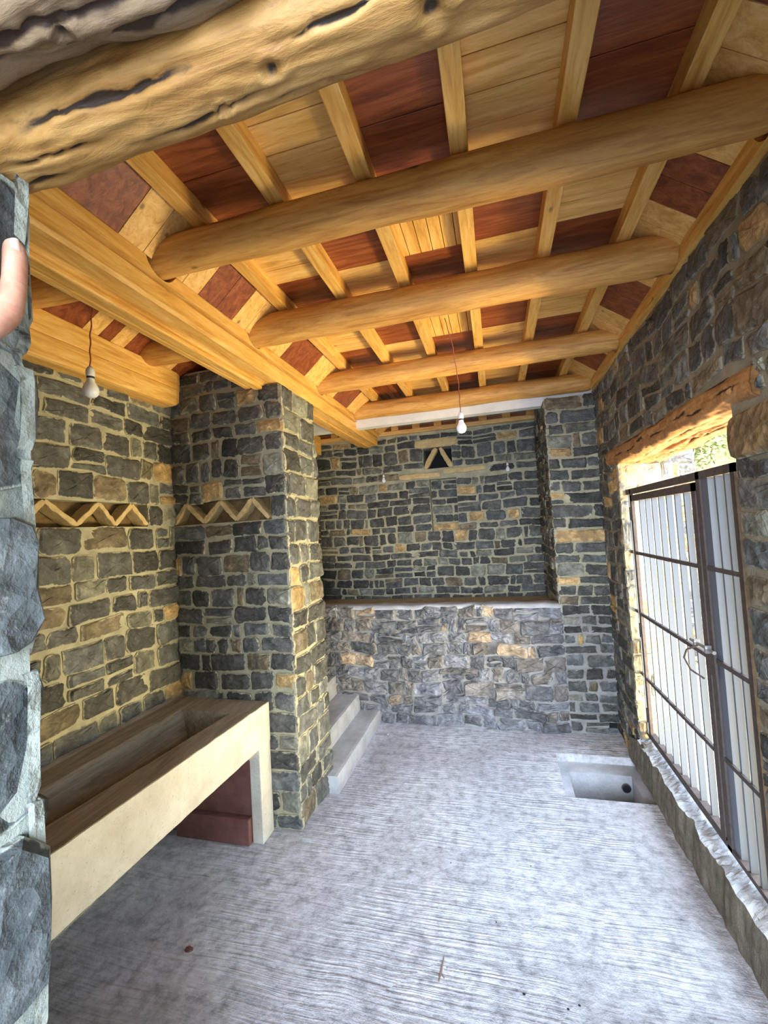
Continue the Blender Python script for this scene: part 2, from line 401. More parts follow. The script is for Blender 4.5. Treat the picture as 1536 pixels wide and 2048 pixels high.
# ------------------------------------------------------------------ raised platform: facing wall, lip and floor
plat = thing('raised_platform', 'raised stone-faced platform with a plastered ledge in front of the back wall', 'platform', (-.6, YB1, 0))
mb = MB(); HO = (.765, .85, 0, .095)
slab(mb, (0, YB1, 0), X, Z, nY, (XL, XR), (0, ZLIP-.02), .25, [HO])
masonry(mb, (0, YB1, 0), X, Z, nY, (XL, XC+.01), (0, ZLIP-.012), [HO], ch=(.07, .145), cw=(.11, .26), seed=41, depth=.030, palette='mixed', gap=.004, rough=2.4, jit=.009, wav=.012, split=.15)
masonry(mb, (0, YB1, 0), X, Z, nY, (XC+.01, XR), (0, ZLIP-.012), [HO], ch=(.07, .12), cw=(.09, .2), seed=42, depth=.016, gap=.014)
M['stone_p'] = mk_stone('platform_stone', (.29, .28, .255)); M['mortar_p'] = mk_mortar('grey_mortar', (.29, .28, .255))
obj('facing_wall', mb, ['mortar_p', 'stone_p'], plat)
mb = MB(); n = 60
vs = []; fs = []
for i in range(n+1):
    x = XL + (XR-.38-XL)*i/n
    for j, (y, z) in enumerate(((YB1-.018, ZLIP-.03), (YB1-.012, ZLIP-.004), (YB1+.03, ZLIP+.006), (YB1+.16, ZLIP), (YB1+.25, ZLIP-.02), (YB1+.27, ZPL))):
        vs.append((x, y + .006*noise.noise(Vector((x*9, y*9, 1))), z + .010*noise.noise(Vector((x*7, y*5, 3)))))
for i in range(n):
    for j in range(5): a = i*6+j; fs.append((a, a+6, a+7, a+1))
mb.add(vs, fs); obj('ledge', mb, 'concrete', plat, True)
mb = MB(); mb.box((XL, YB1+.25, .8), (XC, YB2, ZPL)); obj('platform_floor', mb, mk_concrete('tan_dusty_concrete', (.34, .26, .14), (.50, .40, .24), 1.5), plat)
mb = MB()
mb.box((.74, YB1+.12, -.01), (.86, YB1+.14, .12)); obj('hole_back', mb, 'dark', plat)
# ------------------------------------------------------------------ column at the right of the platform
mb = MB()
mb.box((XC, YB1, ZLIP-.02), (XR, YB2, 2.775))
masonry(mb, (0, YB1, 0), X, Z, nY, (XC-.012, XR), (ZLIP-.01, 2.78), (), ch=(.065, .125), cw=(.12, .28), seed=51, depth=.02, split=.05)
masonry(mb, (XC, 0, 0), Y, Z, nX, (YB1-.01, YB2), (ZPL, 2.78), (), ch=(.065, .11), cw=(.14, .3), seed=52, depth=.02)
tag(obj('stone_column', mb, ['mortar', 'stone']), 'dark stone column standing between the platform and the gate wall', 'column')
# ------------------------------------------------------------------ right wall with the gate opening
OP = (1.815, 3.325, .215, 2.125); LT = (1.66, 3.52, 2.125, 2.235)
mb = MB(); ex = [OP]
WT = .40
slab(mb, (XR, 0, 0), Y, Z, nX, (-.1, OP[0]), (0, 3.05), WT)
slab(mb, (XR, 0, 0), Y, Z, nX, (OP[0], OP[1]), (2.23, 3.05), WT)
slab(mb, (XR, 0, 0), Y, Z, nX, (OP[0]-.3, OP[1]+.4), (-.3, .205), WT)
slab(mb, (XR, 0, 0), Y, Z, nX, (OP[1]+.42, 5.1), (-.3, 3.05), WT)
slab(mb, (XR, 0, 0), Y, Z, nX, (OP[1], OP[1]+.42), (LT[2]+.02, 3.05), WT)
SJ = .20   # splay of the far jamb
mb.hexa([(XR, OP[1], .2), (XR+WT, OP[1]+SJ, .2), (XR+WT, OP[1]+.42, .2), (XR, OP[1]+.42, .2),
         (XR, OP[1], 2.15), (XR+WT, OP[1]+SJ, 2.15), (XR+WT, OP[1]+.42, 2.15), (XR, OP[1]+.42, 2.15)])
BS = (1.42, OP[0], 1.925, 2.10)
masonry(mb, (XR, 0, 0), Y, Z, nX, (BS[0], BS[1]), (BS[2], BS[3]), (), ch=(.2, .3), cw=(.5, .6), seed=66, depth=.02, palette='brown', split=0, rough=.4)
masonry(mb, (XR, 0, 0), Y, Z, nX, (.45, YB1+.02), (0, 2.80), [OP, LT, BS, (1.2, 3.22, -.01, .215)], ch=(.07, .15), cw=(.10, .26), seed=61, depth=.011, gap=.014, jit=.008, wav=.014, rough=.7, split=.15)
masonry(mb, (XR, 0, 0), Y, Z, nX, (YB1, YB2), (1.0, 2.8), (), seed=62)
L = math.hypot(WT, SJ); ju = (WT/L, SJ/L, 0); jn = (SJ/L, -WT/L, 0)
masonry(mb, (XR, OP[1], 0), ju, Z, jn, (-.004, L), (.21, 2.13), (), ch=(.11, .19), cw=(.18, .34), seed=63, depth=.009, palette='warm', gap=.014)
M['stone_r'] = mk_stone('shaded_side_stone', (.25, .22, .155)); M['mortar_r'] = mk_mortar('shaded_brown_mortar', (.25, .22, .155))  # brown mortar darkened: the dim light on this wall is put into the colour
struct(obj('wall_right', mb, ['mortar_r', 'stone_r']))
# rough concrete threshold under the gate, its broken front edge running down to the floor
mb = MB(); nx_, ny_ = 22, 170; vs = []; fs = []
for i in range(-5, nx_+1):
    for j in range(ny_+1):
        y = 1.15 + (OP[1]+.20-1.15)*j/ny_; e = noise.noise(Vector((0, y*7, 7)))*.016 + noise.noise(Vector((0, y*23, 3)))*.010
        if i < 0:
            z = .185*(i+5)/5 + .01*noise.noise(Vector((i, y*9, 1))); x = XR - .020 - .012*(-i)/5 + e*(.4+.6*(i+5)/5) + .008*noise.noise(Vector((i*2, y*17, 5)))
        else:
            x = XR - .016 + (WT+.03)*i/nx_ + e*(1 if i < 3 else .2)
            z = .205 + .035*min(1, i/6) + .014*noise.noise(Vector((x*14, y*9, 0))) + .010*noise.noise(Vector((x*40, y*30, 4))) + .006*noise.noise(Vector((x*90, y*70, 2)))
            if y < OP[0]-.02 and x > XR-.01: x = XR-.01
            if y > OP[1]: y = min(y, OP[1] + max(0, (x-XR))*SJ/WT)
        vs.append((x, y, z))
for i in range(nx_+5):
    for j in range(ny_): a = i*(ny_+1)+j; fs.append((a, a+ny_+1, a+ny_+2, a+1))
mb.add(vs, fs); mb.mi = [1 if k < 5*ny_ else 0 for k in range(len(fs))]; struct(obj('trim_1', mb, [mk_concrete('pale_rough_cement', (.42, .42, .40), (.66, .66, .64), 2.5, .9), mk_concrete('dark_brown_cement', (.10, .08, .05), (.24, .20, .14), 3, .9)]))  # front face coloured darker and browner than the top
# ------------------------------------------------------------------ near wall with the doorway the photo is taken from
JX, JY = -.662, .475
mb = MB()
mb.box((XL-.2, -.12, 0), (JX, JY, 2.30)); mb.box((XL-.2, -.12, 2.28), (JX-.18, JY, 3.1))
mb.box((.62, -.12, 0), (1.1, JY, 3.1)); mb.box((JX-.2, -.12, 2.52), (.65, JY-.01, 3.1))
masonry(mb, (JX, 0, 0), Y, Z, X, (-.1, JY+.010), (.25, 2.300), (), ch=(.20, .26), cw=(.34, .60), gap=.030, seed=75, depth=.020, palette='jamb', jit=.007, split=0, small=0, wav=.004, rough=.45)
masonry(mb, (0, JY, 0), X, Z, Y, (XL, JX+.01), (0, 2.5), (), ch=(.12, .2), cw=(.15, .3), seed=72, depth=.014)
masonry(mb, (.62, 0, 0), Y, Z, nX, (-.1, JY+.008), (0, 2.28), (), ch=(.2, .27), cw=(.25, .6), gap=.03, seed=73, depth=.014, palette='jamb', split=0)
masonry(mb, (0, JY, 0), X, Z, Y, (.62, XR), (0, 2.6), (), seed=74)
struct(obj('wall_front', mb, ['mortar_jamb', 'stone_jamb']))
# unseen slab added behind the camera to keep sun out of the doorway
mb = MB(); mb.box((-2.3, -2.4, 2.6), (2.3, -.1, 2.75)); struct(obj('sun_block_slab', mb, 'concrete'))

# ------------------------------------------------------------------ ceiling: boards alternate red and natural
mb = MB(); mb.box((XL-.25, .3, 3.06), (XR+.35, YB2+.3, 3.2))
ceil = struct(obj('ceiling', mb, 'pine_x'))
JOI = [-1.02, -.69, -.36, -.035, .29, .62]
YB = [.48, 1.04, 1.49, 1.94, 2.40, 2.84, 3.27, 3.62, 4.07, 4.50, YB2]
def planks(x0, x1, y0, y1, along, red, z=ZBOARD, wd=.10):
    mb = MB()
    if along == 'x':
        n = max(1, round((y1-y0)/wd))
        for i in range(n): mb.box((x0, y0+(y1-y0)*i/n+.0015, z), (x1, y0+(y1-y0)*(i+1)/n-.0015, z+.04))
    else:
        n = max(1, round((x1-x0)/.055))
        for i in range(n): mb.box((x0+(x1-x0)*i/n+.0015, y0, z), (x0+(x1-x0)*(i+1)/n-.0015, y1, z+.04))
    obj('ceiling_panel', mb, ('red_' if red else 'pine_')+along, ceil, bevel=.0015)
for c in range(5):
    for k in range(len(YB)-1):
        red = (c+k) % 2 == 1
        planks(JOI[c], JOI[c+1], YB[k], YB[k+1], 'y' if (c == 2 and not red) or (c == 0 and k == 7) else 'x', red, wd=.22 if red else .11)
# sloping side panels (coves) between the beams and the outermost joists
def cove(xa, za, xb, zb, y0, y1, red, n):
    mb = MB(); dx, dz = xb-xa, zb-za; L = math.hypot(dx, dz); nx2, nz2 = -dz/L*.02, dx/L*.02
    if nz2 < 0: nx2, nz2 = -nx2, -nz2
    for i in range(n):
        a = y0+(y1-y0)*i/n+.0012; b = y0+(y1-y0)*(i+1)/n-.0012
        mb.hexa([(xa, a, za), (xb, a, zb), (xb, b, zb), (xa, b, za), (xa+nx2, a, za+nz2), (xb+nx2, a, zb+nz2), (xb+nx2, b, zb+nz2), (xa+nx2, b, za+nz2)])
    obj('sloping_panel', mb, 'red_x' if red else 'pine_x', ceil, bevel=.0012)
CB = [(.48, .86, 1, 2), (.86, .90, 0, 1), (.90, 1.20, 1, 1), (1.20, 1.42, 0, 2), (1.42, 1.62, 0, 2), (1.62, 1.87, 1, 2), (1.87, 2.10, 0, 2), (2.10, 2.37, 0, 3), (2.37, 2.72, 1, 2),
      (2.72, 3.01, 0, 2), (3.01, 3.25, 0, 2), (3.25, 3.58, 1, 2), (3.58, 3.86, 0, 2), (3.86, 4.2, 0, 2), (4.2, 4.5, 1, 2), (4.5, YB2, 0, 2)]
for y0, y1, r, n in CB:
    cove(-1.215, 2.845, -1.03, 3.005, y0, y1, r, n); cove(.845, 2.85, .64, 3.005, y0, y1, r, n)
LB = [(.48, 1.3, 0), (1.3, 1.68, 1), (1.68, 1.77, 0), (1.77, 1.84, 1), (1.84, 1.93, 0), (1.93, 2.20, 1), (2.20, 2.29, 0), (2.29, YP+.2, 1)]
for y0, y1, r in LB: cove(-1.955, 2.84, -1.72, 2.985, y0, y1, r, 1)
for y0, y1, r in LB:
    mb = MB(); mb.box((-1.73, y0+.001, 2.985), (-1.0, y1-.001, 3.03)); obj('ceiling_panel', mb, 'red_x' if r else 'pine_x', ceil, bevel=.0012)
# ------------------------------------------------------------------ joists
JN = ['first joist from the big beam, edging the left sloping panels', 'second joist from the big beam', 'third joist from the big beam',
      'third joist from the gate wall', 'second joist from the gate wall', 'first joist from the gate wall, edging the right sloping panels']
for x, lab in zip(JOI, JN):
    mb = MB(); mb.box((x-.029, .50, 2.952), (x+.029, YB2, 3.021))
    tag(obj('ceiling_joist', mb, 'pine_y', bevel=.003), 'square pine ' + lab, 'joist', 'square ceiling joists above the logs')
# ------------------------------------------------------------------ round logs
def log(y, r, x0, x1, label, seed, taper=.0, zc=2.880):
    n, m = 90, 28; vs = []; fs = []
    for i in range(n+1):
        x = x0+(x1-x0)*i/n; s = noise.noise(Vector((x*1.7, seed, 0)))
        rr = r*(1+taper*(i/n-.5)) + .0035*noise.noise(Vector((x*5, seed*3, 2)))
        oy, oz = .008*noise.noise(Vector((x*1.1, seed, 5))), .006*noise.noise(Vector((x*1.3, seed, 8)))
        e = 1.0
        for q in (i, n-i):
            if q < 3: e = min(e, (.80, .93, .985)[q])
        for k in range(m):
            a = 2*math.pi*k/m; rk = (rr + .0035*noise.noise(Vector((x*3, math.cos(a)*2, math.sin(a)*2+seed))))*e
            vs.append((x, y+oy+math.cos(a)*rk, zc+oz+math.sin(a)*rk))
    for i in range(n):
        for k in range(m): fs.append((i*m+k, i*m+(k+1) % m, (i+1)*m+(k+1) % m, (i+1)*m+k))
    fs += [tuple(range(m)), tuple(n*m+k for k in range(m))[::-1]]
    fs = [f[::-1] for f in fs]
    mb = MB(); mb.add(vs, fs); tag(obj('ceiling_log', mb, 'log', smooth=True), label, 'log', 'round peeled logs spanning the ceiling')
log(LOGY[0], .072, -1.97, .86, 'thick round peeled ceiling log nearest the doorway lintel', 1.3, .10)
log(LOGY[1], .082, -1.95, .845, 'round peeled ceiling log, second one in from the doorway', 4.1, .05)
log(LOGY[2], .074, -1.30, .85, 'round peeled ceiling log just past the hanging cord, third from the doorway', 7.7)
log(LOGY[3], .076, -1.26, .85, 'round peeled ceiling log lying along the white plaster beam', 9.2)
# ------------------------------------------------------------------ big squared beam with moulded underside
beam = thing('moulded_beam', 'long squared golden timber beam resting on the stone pier, with moulded lower edge', 'beam', (-1.33, .5, 2.68))
mb = MB(); YE = 4.70
def notched(x, y0, y1):   # right-hand board with round notches for the logs
    b = MB(); pts = []; nn = 240
    for i in range(nn+1):
        y = y0+(y1-y0)*i/nn; top = 2.862
        for ly in LOGY:
            d = abs(y-ly)
            if d < .085: top = min(top, 2.882 - math.sqrt(max(0, .085**2-d*d)))
        if y > y1-.05: top = min(top, 2.862-(y-(y1-.05))*.6)
        pts.append((y, top))
    vs = []; fs = []
    for y, t_ in pts: vs += [(x, y, 2.794), (x, y, t_), (x-.21, y, t_), (x-.21, y, 2.794)]
    for i in range(nn):
        for k in range(4): fs.append((i*4+k, (i+1)*4+k, (i+1)*4+(k+1) % 4, i*4+(k+1) % 4))
    fs += [(0, 1, 2, 3), (nn*4+3, nn*4+2, nn*4+1, nn*4)]
    b.add(vs, fs); return b
obj('upper_timber', notched(-1.222, .47, YE-.04), 'pine_y', beam)
mb = MB(); nn = 60; vs = []; fs = []
prof = [(-1.232, 2.778), (-1.235, 2.712), (-1.247, 2.700), (-1.338, 2.697), (-1.338, 2.688), (-1.40, 2.688), (-1.41, 2.700), (-1.422, 2.703), (-1.455, 2.703), (-1.462, 2.715), (-1.462, 2.778)]
K = len(prof)
for i in range(nn+1):
    y = .47+(YE-.47)*i/nn
    for x, z in prof:
        if y > YE-.02: x += (.01 if x < -1.3 else -.012); z += .008 if z < 2.72 else -.0
        vs.append((x + .0015*noise.noise(Vector((y*6, x*20, 0))), y, z + .0015*noise.noise(Vector((y*7, x*20, 4)))))
for i in range(nn):
    for k in range(K): fs.append((i*K+k, (i+1)*K+k, (i+1)*K+(k+1) % K, i*K+(k+1) % K))
fs = [f[::-1] for f in fs]
fs += [tuple(range(K)), tuple(nn*K+k for k in range(K))[::-1]]
mb.add(vs, fs); obj('lower_timber', mb, 'pine_y', beam)
for x0, x1, z0 in ((-1.400, -1.345, 2.664), (-1.462, -1.424, 2.678)):
    mb = MB(); mb.box((x0, .47, z0), (x1, YP-.02, z0+.024)); obj('moulding_strip', mb, 'pine_y', beam, bevel=.006)
# ------------------------------------------------------------------ left wall plate: two stacked timbers, rounded
wp = thing('wall_plate', 'double pine wall plate with rounded end running along the top of the left wall', 'beam', (-1.98, 1.4, 2.65))
for nm, z0, z1, xr_, ye in (('lower_timber', 2.622, 2.735, -1.925, 2.36), ('upper_timber', 2.737, 2.848, -1.930, 2.375)):
    mb = MB(); pr = []; r = .035
    for a in range(-90, 91, 30):
        cz = (z0+r if a < 0 else z1-.012) if nm == 'lower_timber' else (z0+.01 if a < 0 else z1-.012)
        rr = r if (a < 0 and nm == 'lower_timber') else .012
        pr.append((xr_-rr+rr*math.cos(math.radians(a)), cz+rr*math.sin(math.radians(a))))
    pr += [(-2.05, z1), (-2.05, z0)]; K = len(pr); vs = []; fs = []; nn = 40
    for i in range(nn+1):
        y = .48+(ye-.48)*i/nn; s = max(0, y-(ye-.05))/.05
        for x, z in pr: vs.append((x-.02*s*s*(x > -2.04), y, z + (.02*s*s if z < 2.70 else 0) + .001*noise.noise(Vector((y*6, x, z*9)))))
    for i in range(nn):
        for k in range(K): fs.append((i*K+k, i*K+(k+1) % K, (i+1)*K+(k+1) % K, (i+1)*K+k))
    fs += [tuple(range(K))[::-1], tuple(nn*K+k for k in range(K))]; fs = [f[::-1] for f in fs]
    mb.add(vs, fs); obj(nm, mb, 'pine_y', wp)
# right wall plate
vs = []; fs = []; nn = 240; mb = MB()
for i in range(nn+1):
    y = .48+(YB1-.02-.48)*i/nn; top = 2.868
    for ly in LOGY:
        d = abs(y-ly)
        if d < .09: top = min(top, 2.882-math.sqrt(max(0, .087**2-d*d)))
    vs += [(.818, y, 2.800), (.818, y, top), (.86, y, top), (.86, y, 2.800)]
for i in range(nn):
    for k in range(4): fs.append((i*4+k, i*4+(k+1) % 4, (i+1)*4+(k+1) % 4, (i+1)*4+k))
fs += [(3, 2, 1, 0), (nn*4, nn*4+1, nn*4+2, nn*4+3)]; mb.add(vs, fs)
tag(obj('wall_plate', mb, 'pine_y'), 'narrow pine plate board along the top of the gate wall, under the log ends', 'board')
# frieze board on the back wall, side plate there, white plaster beam
mb = MB(); mb.box((XL, YB2-.05, 2.825), (XC, YB2-.002, 2.872))
tag(obj('frieze_board', mb, 'pine_x', bevel=.004), 'pine board fixed along the top of the back wall', 'board')
fz = thing('frieze', 'row of small red and natural wood blocks above the pine board on the back wall', 'frieze', (-.4, YB2-.03, 2.895))
for i in range(10):
    mb = MB(); x = -1.99+.2455*i; mb.box((x, YB2-.035, 2.873), (x+.16, YB2-.002, 2.905)); obj('red_block', mb, 'red_x', fz)
    mb = MB(); mb.box((x+.161, YB2-.04, 2.873), (x+.2445, YB2-.002, 2.93)); obj('pine_block', mb, 'pine_x', fz)
mb = MB(); mb.box((-2.045, 3.9, 2.68), (-1.955, YB2-.055, 2.90))
tag(obj('side_plate', mb, 'pine_y', bevel=.006), 'short pine timber in the far left corner behind the pier', 'timber')
mb = MB(); mb.box((XL, YB1+.045, 2.735), (XR, YB1+.14, 2.945))
struct(obj('trim_3', mb, 'white'))

# ------------------------------------------------------------------ lintel timbers right above the camera
def mk_gnarl(name, base, dark, light):
    mt, t, b = mat(name); v = coords(t, (2.2, 12, 12)); v2 = coords(t, (5, 14, 14))
    at = N(t, 'ShaderNodeAttribute', attribute_name='tint')
    n1 = noi(t, v, 2.2, 6, .65, 1.2); n2 = noi(t, v2, 4.5, 6, .7, .6)
    c = ramp(t, n1, [(.3, dark), (.47, base), (.68, light)])
    c = mix(t, ramp(t, n2, [(.56, 0), (.72, .6)]), c, tuple(x*.55 for x in dark))
    c = mix(t, ramp(t, mth(t, 'ADD', at.outputs['Alpha'], mth(t, 'MULTIPLY', mth(t, 'SUBTRACT', n2, .5), .6)), [(.35, 1), (.62, 0)]), c, (.030, .015, .006))
    t.links.new(c, b.inputs['Base Color']); b.inputs['Roughness'].default_value = .6
    p = bump(t, b, n1, .35, .006); bump(t, b, n2, .4, .004, p); return mt
M['gnarl'] = mk_gnarl('gnarled_golden_timber', (.36, .185, .045), (.23, .10, .022), (.46, .26, .08))
M['oldwood'] = mk_gnarl('old_grey_timber', (.17, .11, .055), (.09, .05, .025), (.26, .18, .10))
M['lintelw'] = mk_gnarl('weathered_orange_timber', (.36, .17, .055), (.22, .09, .03), (.48, .26, .10))
def gnarled(name, label, cat, x0, x1, cy, cz, ry, rz, seed, mt, cracks, knots, amp=.006, axis='x', flat=None, group=None):
    n, m = 260, 96; vs = []; fs = []; tt = []
    for i in range(n+1):
        x = x0+(x1-x0)*i/n
        oy = .022*noise.noise(Vector((x*2.3, seed, 0))); oz = .012*noise.noise(Vector((x*2.0, seed, 9)))
        for k in range(m):
            a = 2*math.pi*k/m; ca, sa = math.cos(a), math.sin(a)
            q = 1.0 if flat is None else 1/(abs(ca)**flat+abs(sa)**flat)**(1/flat)
            d = amp*noise.noise(Vector((x*5, ca*1.4, sa*1.4+seed))) + amp*.45*noise.noise(Vector((x*16, ca*5, sa*5+seed)))
            al = 1.0
            for (cx, ca0, ln, wd, slope) in cracks:     # long grooves
                u = (x-cx)/ln
                if abs(u) < 1:
                    da = math.degrees(a)-(ca0+slope*(x-cx) + 9*noise.noise(Vector((x*9, seed, ca0))) + 4*noise.noise(Vector((x*40, seed, ca0)))); da = (da+180) % 360-180
                    wq = wd*(.35+.75*abs(noise.noise(Vector((x*13, ca0, seed))))*2); g = math.exp(-(da/wq)**2)*(1-u*u); d -= .010*g; al = min(al, 1-g*1.1)
            for (kx, ka, kr) in knots:
                da = (math.degrees(a)-ka+180) % 360-180; dist = math.hypot((x-kx), math.radians(da)*(ry+rz)/2)/kr
                if dist < 2: d += .003*math.exp(-(dist-1)**2*8) - .011*math.exp(-(dist*2.2)**2); al = min(al, 1-.85*math.exp(-(dist*2.0)**2))
            vs.append((x, cy+oy+ca*(ry*q+d), cz+oz+sa*(rz*q+d))); tt.append((1, 1, 1, max(0, al)))
    for i in range(n):
        for k in range(m): fs.append((i*m+k, (i+1)*m+k, (i+1)*m+(k+1) % m, i*m+(k+1) % m))
    fs += [tuple(range(m))[::-1], tuple(n*m+k for k in range(m))]
    fs = [f[::-1] for f in fs]
    if axis == 'y': vs = [(y, x, z) for x, y, z in vs]; fs = [f[::-1] for f in fs]
    mb = MB(); mb.add(vs, fs, 0, tt); return tag(obj(name, mb, mt, smooth=True), label, cat, group)
gnarled('lintel_timber', 'gnarled golden lintel timber with knots over the doorway, nearest the logs', 'timber', -.83, .80, .452, 2.352, .052, .050, 3.3, 'gnarl',
        [(-.33, 285, .14, 5, -30), (-.57, 262, .09, 5, 40), (-.62, 297, .06, 6, 0), (-.18, 305, .10, 4, 60), (-.45, 225, .18, 9, 30), (-.10, 232, .14, 5, -30), (.1, 262, .12, 4, 0)],
        [(-.22, 262, .016), (-.03, 262, .024), (-.30, 284, .010), (.2, 270, .015)], flat=2.6)
gnarled('lintel_timber', 'old greyish-brown rough lintel timber in the top left corner of the photo', 'timber', -.83, .80, .335, 2.372, .062, .060, 8.1, 'oldwood',
        [(-.50, 270, .30, 6, 20), (-.35, 300, .25, 8, -20), (-.40, 240, .2, 7, 10)], [(-.42, 285, .015)], amp=.014)
gnarled('lintel_timber', 'dim third lintel timber at the very corner of the photo, beyond the dark gap', 'timber', -.83, .80, .20, 2.385, .062, .065, 12.7, 'oldwood', [], [], amp=.012)
# split-log lintel over the gate: inner log, and rough planks behind it, running along Y
gnarled('gate_lintel', 'weathered split-log lintel over the gate, with dark cracks on its room side', 'lintel', 1.64, 3.54, .905, 2.172, .075, .060, 5.5, 'lintelw',
        [(1.8, 170, .12, 8, 0), (2.05, 195, .10, 7, 0), (2.2, 175, .10, 9, 10), (2.5, 190, .12, 8, 10), (2.75, 172, .1, 9, -8), (3.0, 188, .14, 8, 0), (3.25, 178, .1, 7, 0), (2.3, 250, .3, 6, 0), (2.8, 265, .3, 6, 0)],
        [(1.75, 180, .02)], amp=.010, axis='y', flat=3.0)
gnarled('gate_lintel', 'outer rough timber of the gate lintel, sunlit on its underside', 'lintel', 1.66, 3.62, 1.045, 2.165, .072, .058, 6.9, 'lintelw',
        [(2.0, 260, .3, 6, 20), (2.5, 285, .3, 6, -10), (3.0, 255, .3, 6, 10), (2.4, 235, .3, 5, 10), (3.0, 290, .3, 5, 10)], [], amp=.012, axis='y', flat=3.0)

# ------------------------------------------------------------------ zigzag stone bands
def bar(mb, p, q, wd, y0, y1, plane, seed):
    """rough slab between p and q in the wall plane"""
    R = random.Random(seed); p, q = Vector(p), Vector(q); d = (q-p); L = d.length; d /= L; nrm = Vector((-d.y, d.x)); n = 7; vs = []
    for i in range(n+1):
        c = p+d*L*i/n; e = .72 if i in (0, n) else 1
        for s, yy in ((-1, y0), (1, y0), (1, y1), (-1, y1)):
            a = c + nrm*s*(wd/2*e + R.uniform(-.1, .1)*wd); vs.append(plane(a.x, a.y, yy + R.uniform(-.003, .003)))
    fs = [(i*4+k, i*4+(k+1) % 4, (i+1)*4+(k+1) % 4, (i+1)*4+k) for i in range(n) for k in range(4)] + [(3, 2, 1, 0), (n*4, n*4+1, n*4+2, n*4+3)]
    mb.add(vs, fs)
def fixn(o):
    import bmesh
    b = bmesh.new(); b.from_mesh(o.data); bmesh.ops.recalc_face_normals(b, faces=b.faces); b.to_mesh(o.data); b.free(); return o
def band(name, label, cat, loc, pts, wd, plane, back, depth=.10, seed=0):
    t = thing(name, label, cat, loc)
    for i, (a, b_) in enumerate(zip(pts, pts[1:])):
        if a is None or b_ is None: continue
        mb = MB(); bar(mb, a, b_, wd, -.012, .07, plane, seed+i); fixn(obj('slanted_stone', mb, 'tan_stone', t, bevel=.003))
    if back:
        u0, u1, v0, v1 = back; mb = MB(); n1, n2 = 24, 6; vs = []; fs = []
        for i in range(n1+1):
            for j in range(n2+1):
                u = u0+(u1-u0)*i/n1; v = v0+(v1-v0)*j/n2
                vs.append(plane(u, v, depth*.75+.035*noise.noise(Vector((u*9, v*9, seed)))))
        for i in range(n1):
            for j in range(n2): a = i*(n2+1)+j; fs.append((a, a+n2+1, a+n2+2, a+1))
        mb.add(vs, fs); obj('recess_back', mb, 'brown_rock', t)
    return t
pl = lambda u, v, d: (XL-d, u, v)
t1, b1 = ZR[3]-.008, ZR[2]+.010
band('zigzag_band', 'zigzag of tan stone slabs in the slot across the left wall', 'stonework', (XL, 1.6, ZR[2]),
     [(1.18, t1), (1.30, b1), (1.41, t1), (1.43, b1), (1.54, t1), (1.697, b1), (1.83, t1), (1.925, b1), (2.04, t1), (2.15, b1)], .027, pl, (ZR[0]-.02, ZR[1]+.02, ZR[2]-.02, ZR[3]+.02), seed=3)
pp = lambda u, v, d: (u, YP+d, v)
t1, b1 = PR[3]-.008, PR[2]+.010
band('zigzag_band', 'zigzag of tan stone slabs in the slot on the front of the pier', 'stonework', (-1.7, YP, PR[2]),
     [(-2.04, b1), (-1.945, t1), (-1.815, b1), (-1.69, t1), (-1.575, b1), (-1.462, t1), (-1.35, b1)], .028, pp, (PR[0]+.02, PR[1]+.02, PR[2]-.02, PR[3]+.02), .1, seed=20)
pb = lambda u, v, d: (u, YB2+d, v)
vent = band('wall_vent', 'dark vent with two leaning tan slabs and tan lintel stones in the back wall', 'vent', (-.6, YB2, 2.4),
     [(-.74, 2.405), (-.60, 2.63), None, (-.555, 2.63), (-.44, 2.405)], .05, pb, None, seed=40)
for i, (a, b_, c, d) in enumerate(LI):
    mb = MB(); bar(mb, (a, (c+d)/2), (b_, (c+d)/2), d-c, -.022, .05, pb, 50+i); fixn(obj('lintel_stone', mb, 'tan_stone', vent, bevel=.004))
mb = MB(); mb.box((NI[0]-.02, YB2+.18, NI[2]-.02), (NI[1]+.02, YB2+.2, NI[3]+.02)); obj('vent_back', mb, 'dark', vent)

# ------------------------------------------------------------------ staircase
st = thing('staircase', 'pale concrete steps climbing to the left behind the stone pier', 'stairs', (-1.3, 3.3, 0))
SX = [-1.14, -1.33, -1.55, -1.76, -1.93]; SZ = [.115, .25, .41, .57, .74]
for i, (x, z) in enumerate(zip(SX, SZ)):
    mb = MB(); n = 30; vs = []; fs = []; x1 = SX[i+1]-.02 if i < 4 else XL
    y0 = YP2-.10 if i == 0 else YP2+.005
    prof = lambda yy: [(x, 0), (x+.004, z*.5), (x, z-.02), (x-.010, z-.003), (x-.03, z), (x1, z), (x1, 0)]
    for j in range(n+1):
        yy = y0+(YB1-.002-y0)*j/n; xo = max(0, (YP2+.02-yy))*.0
        for (a, b_) in prof(yy): vs.append((a + .005*noise.noise(Vector((yy*8, b_*9, i)))*(b_ > .02) - xo, yy, b_ + .004*noise.noise(Vector((yy*7, a*9, i+3)))*(b_ > .05)))
    K = 7
    for j in range(n):
        for k in range(K): fs.append((j*K+k, j*K+(k+1) % K, (j+1)*K+(k+1) % K, (j+1)*K+k))
    fs += [tuple(range(K)), tuple(n*K+k for k in range(K))]
    if i == 0: vs = [(max(v[0], XP+.004) if v[1] < YP2+.01 and v[0] < XP+.004 else v[0], v[1], v[2]) for v in vs]
    mb.add(vs, fs); fixn(obj('step', mb, 'concrete', st))

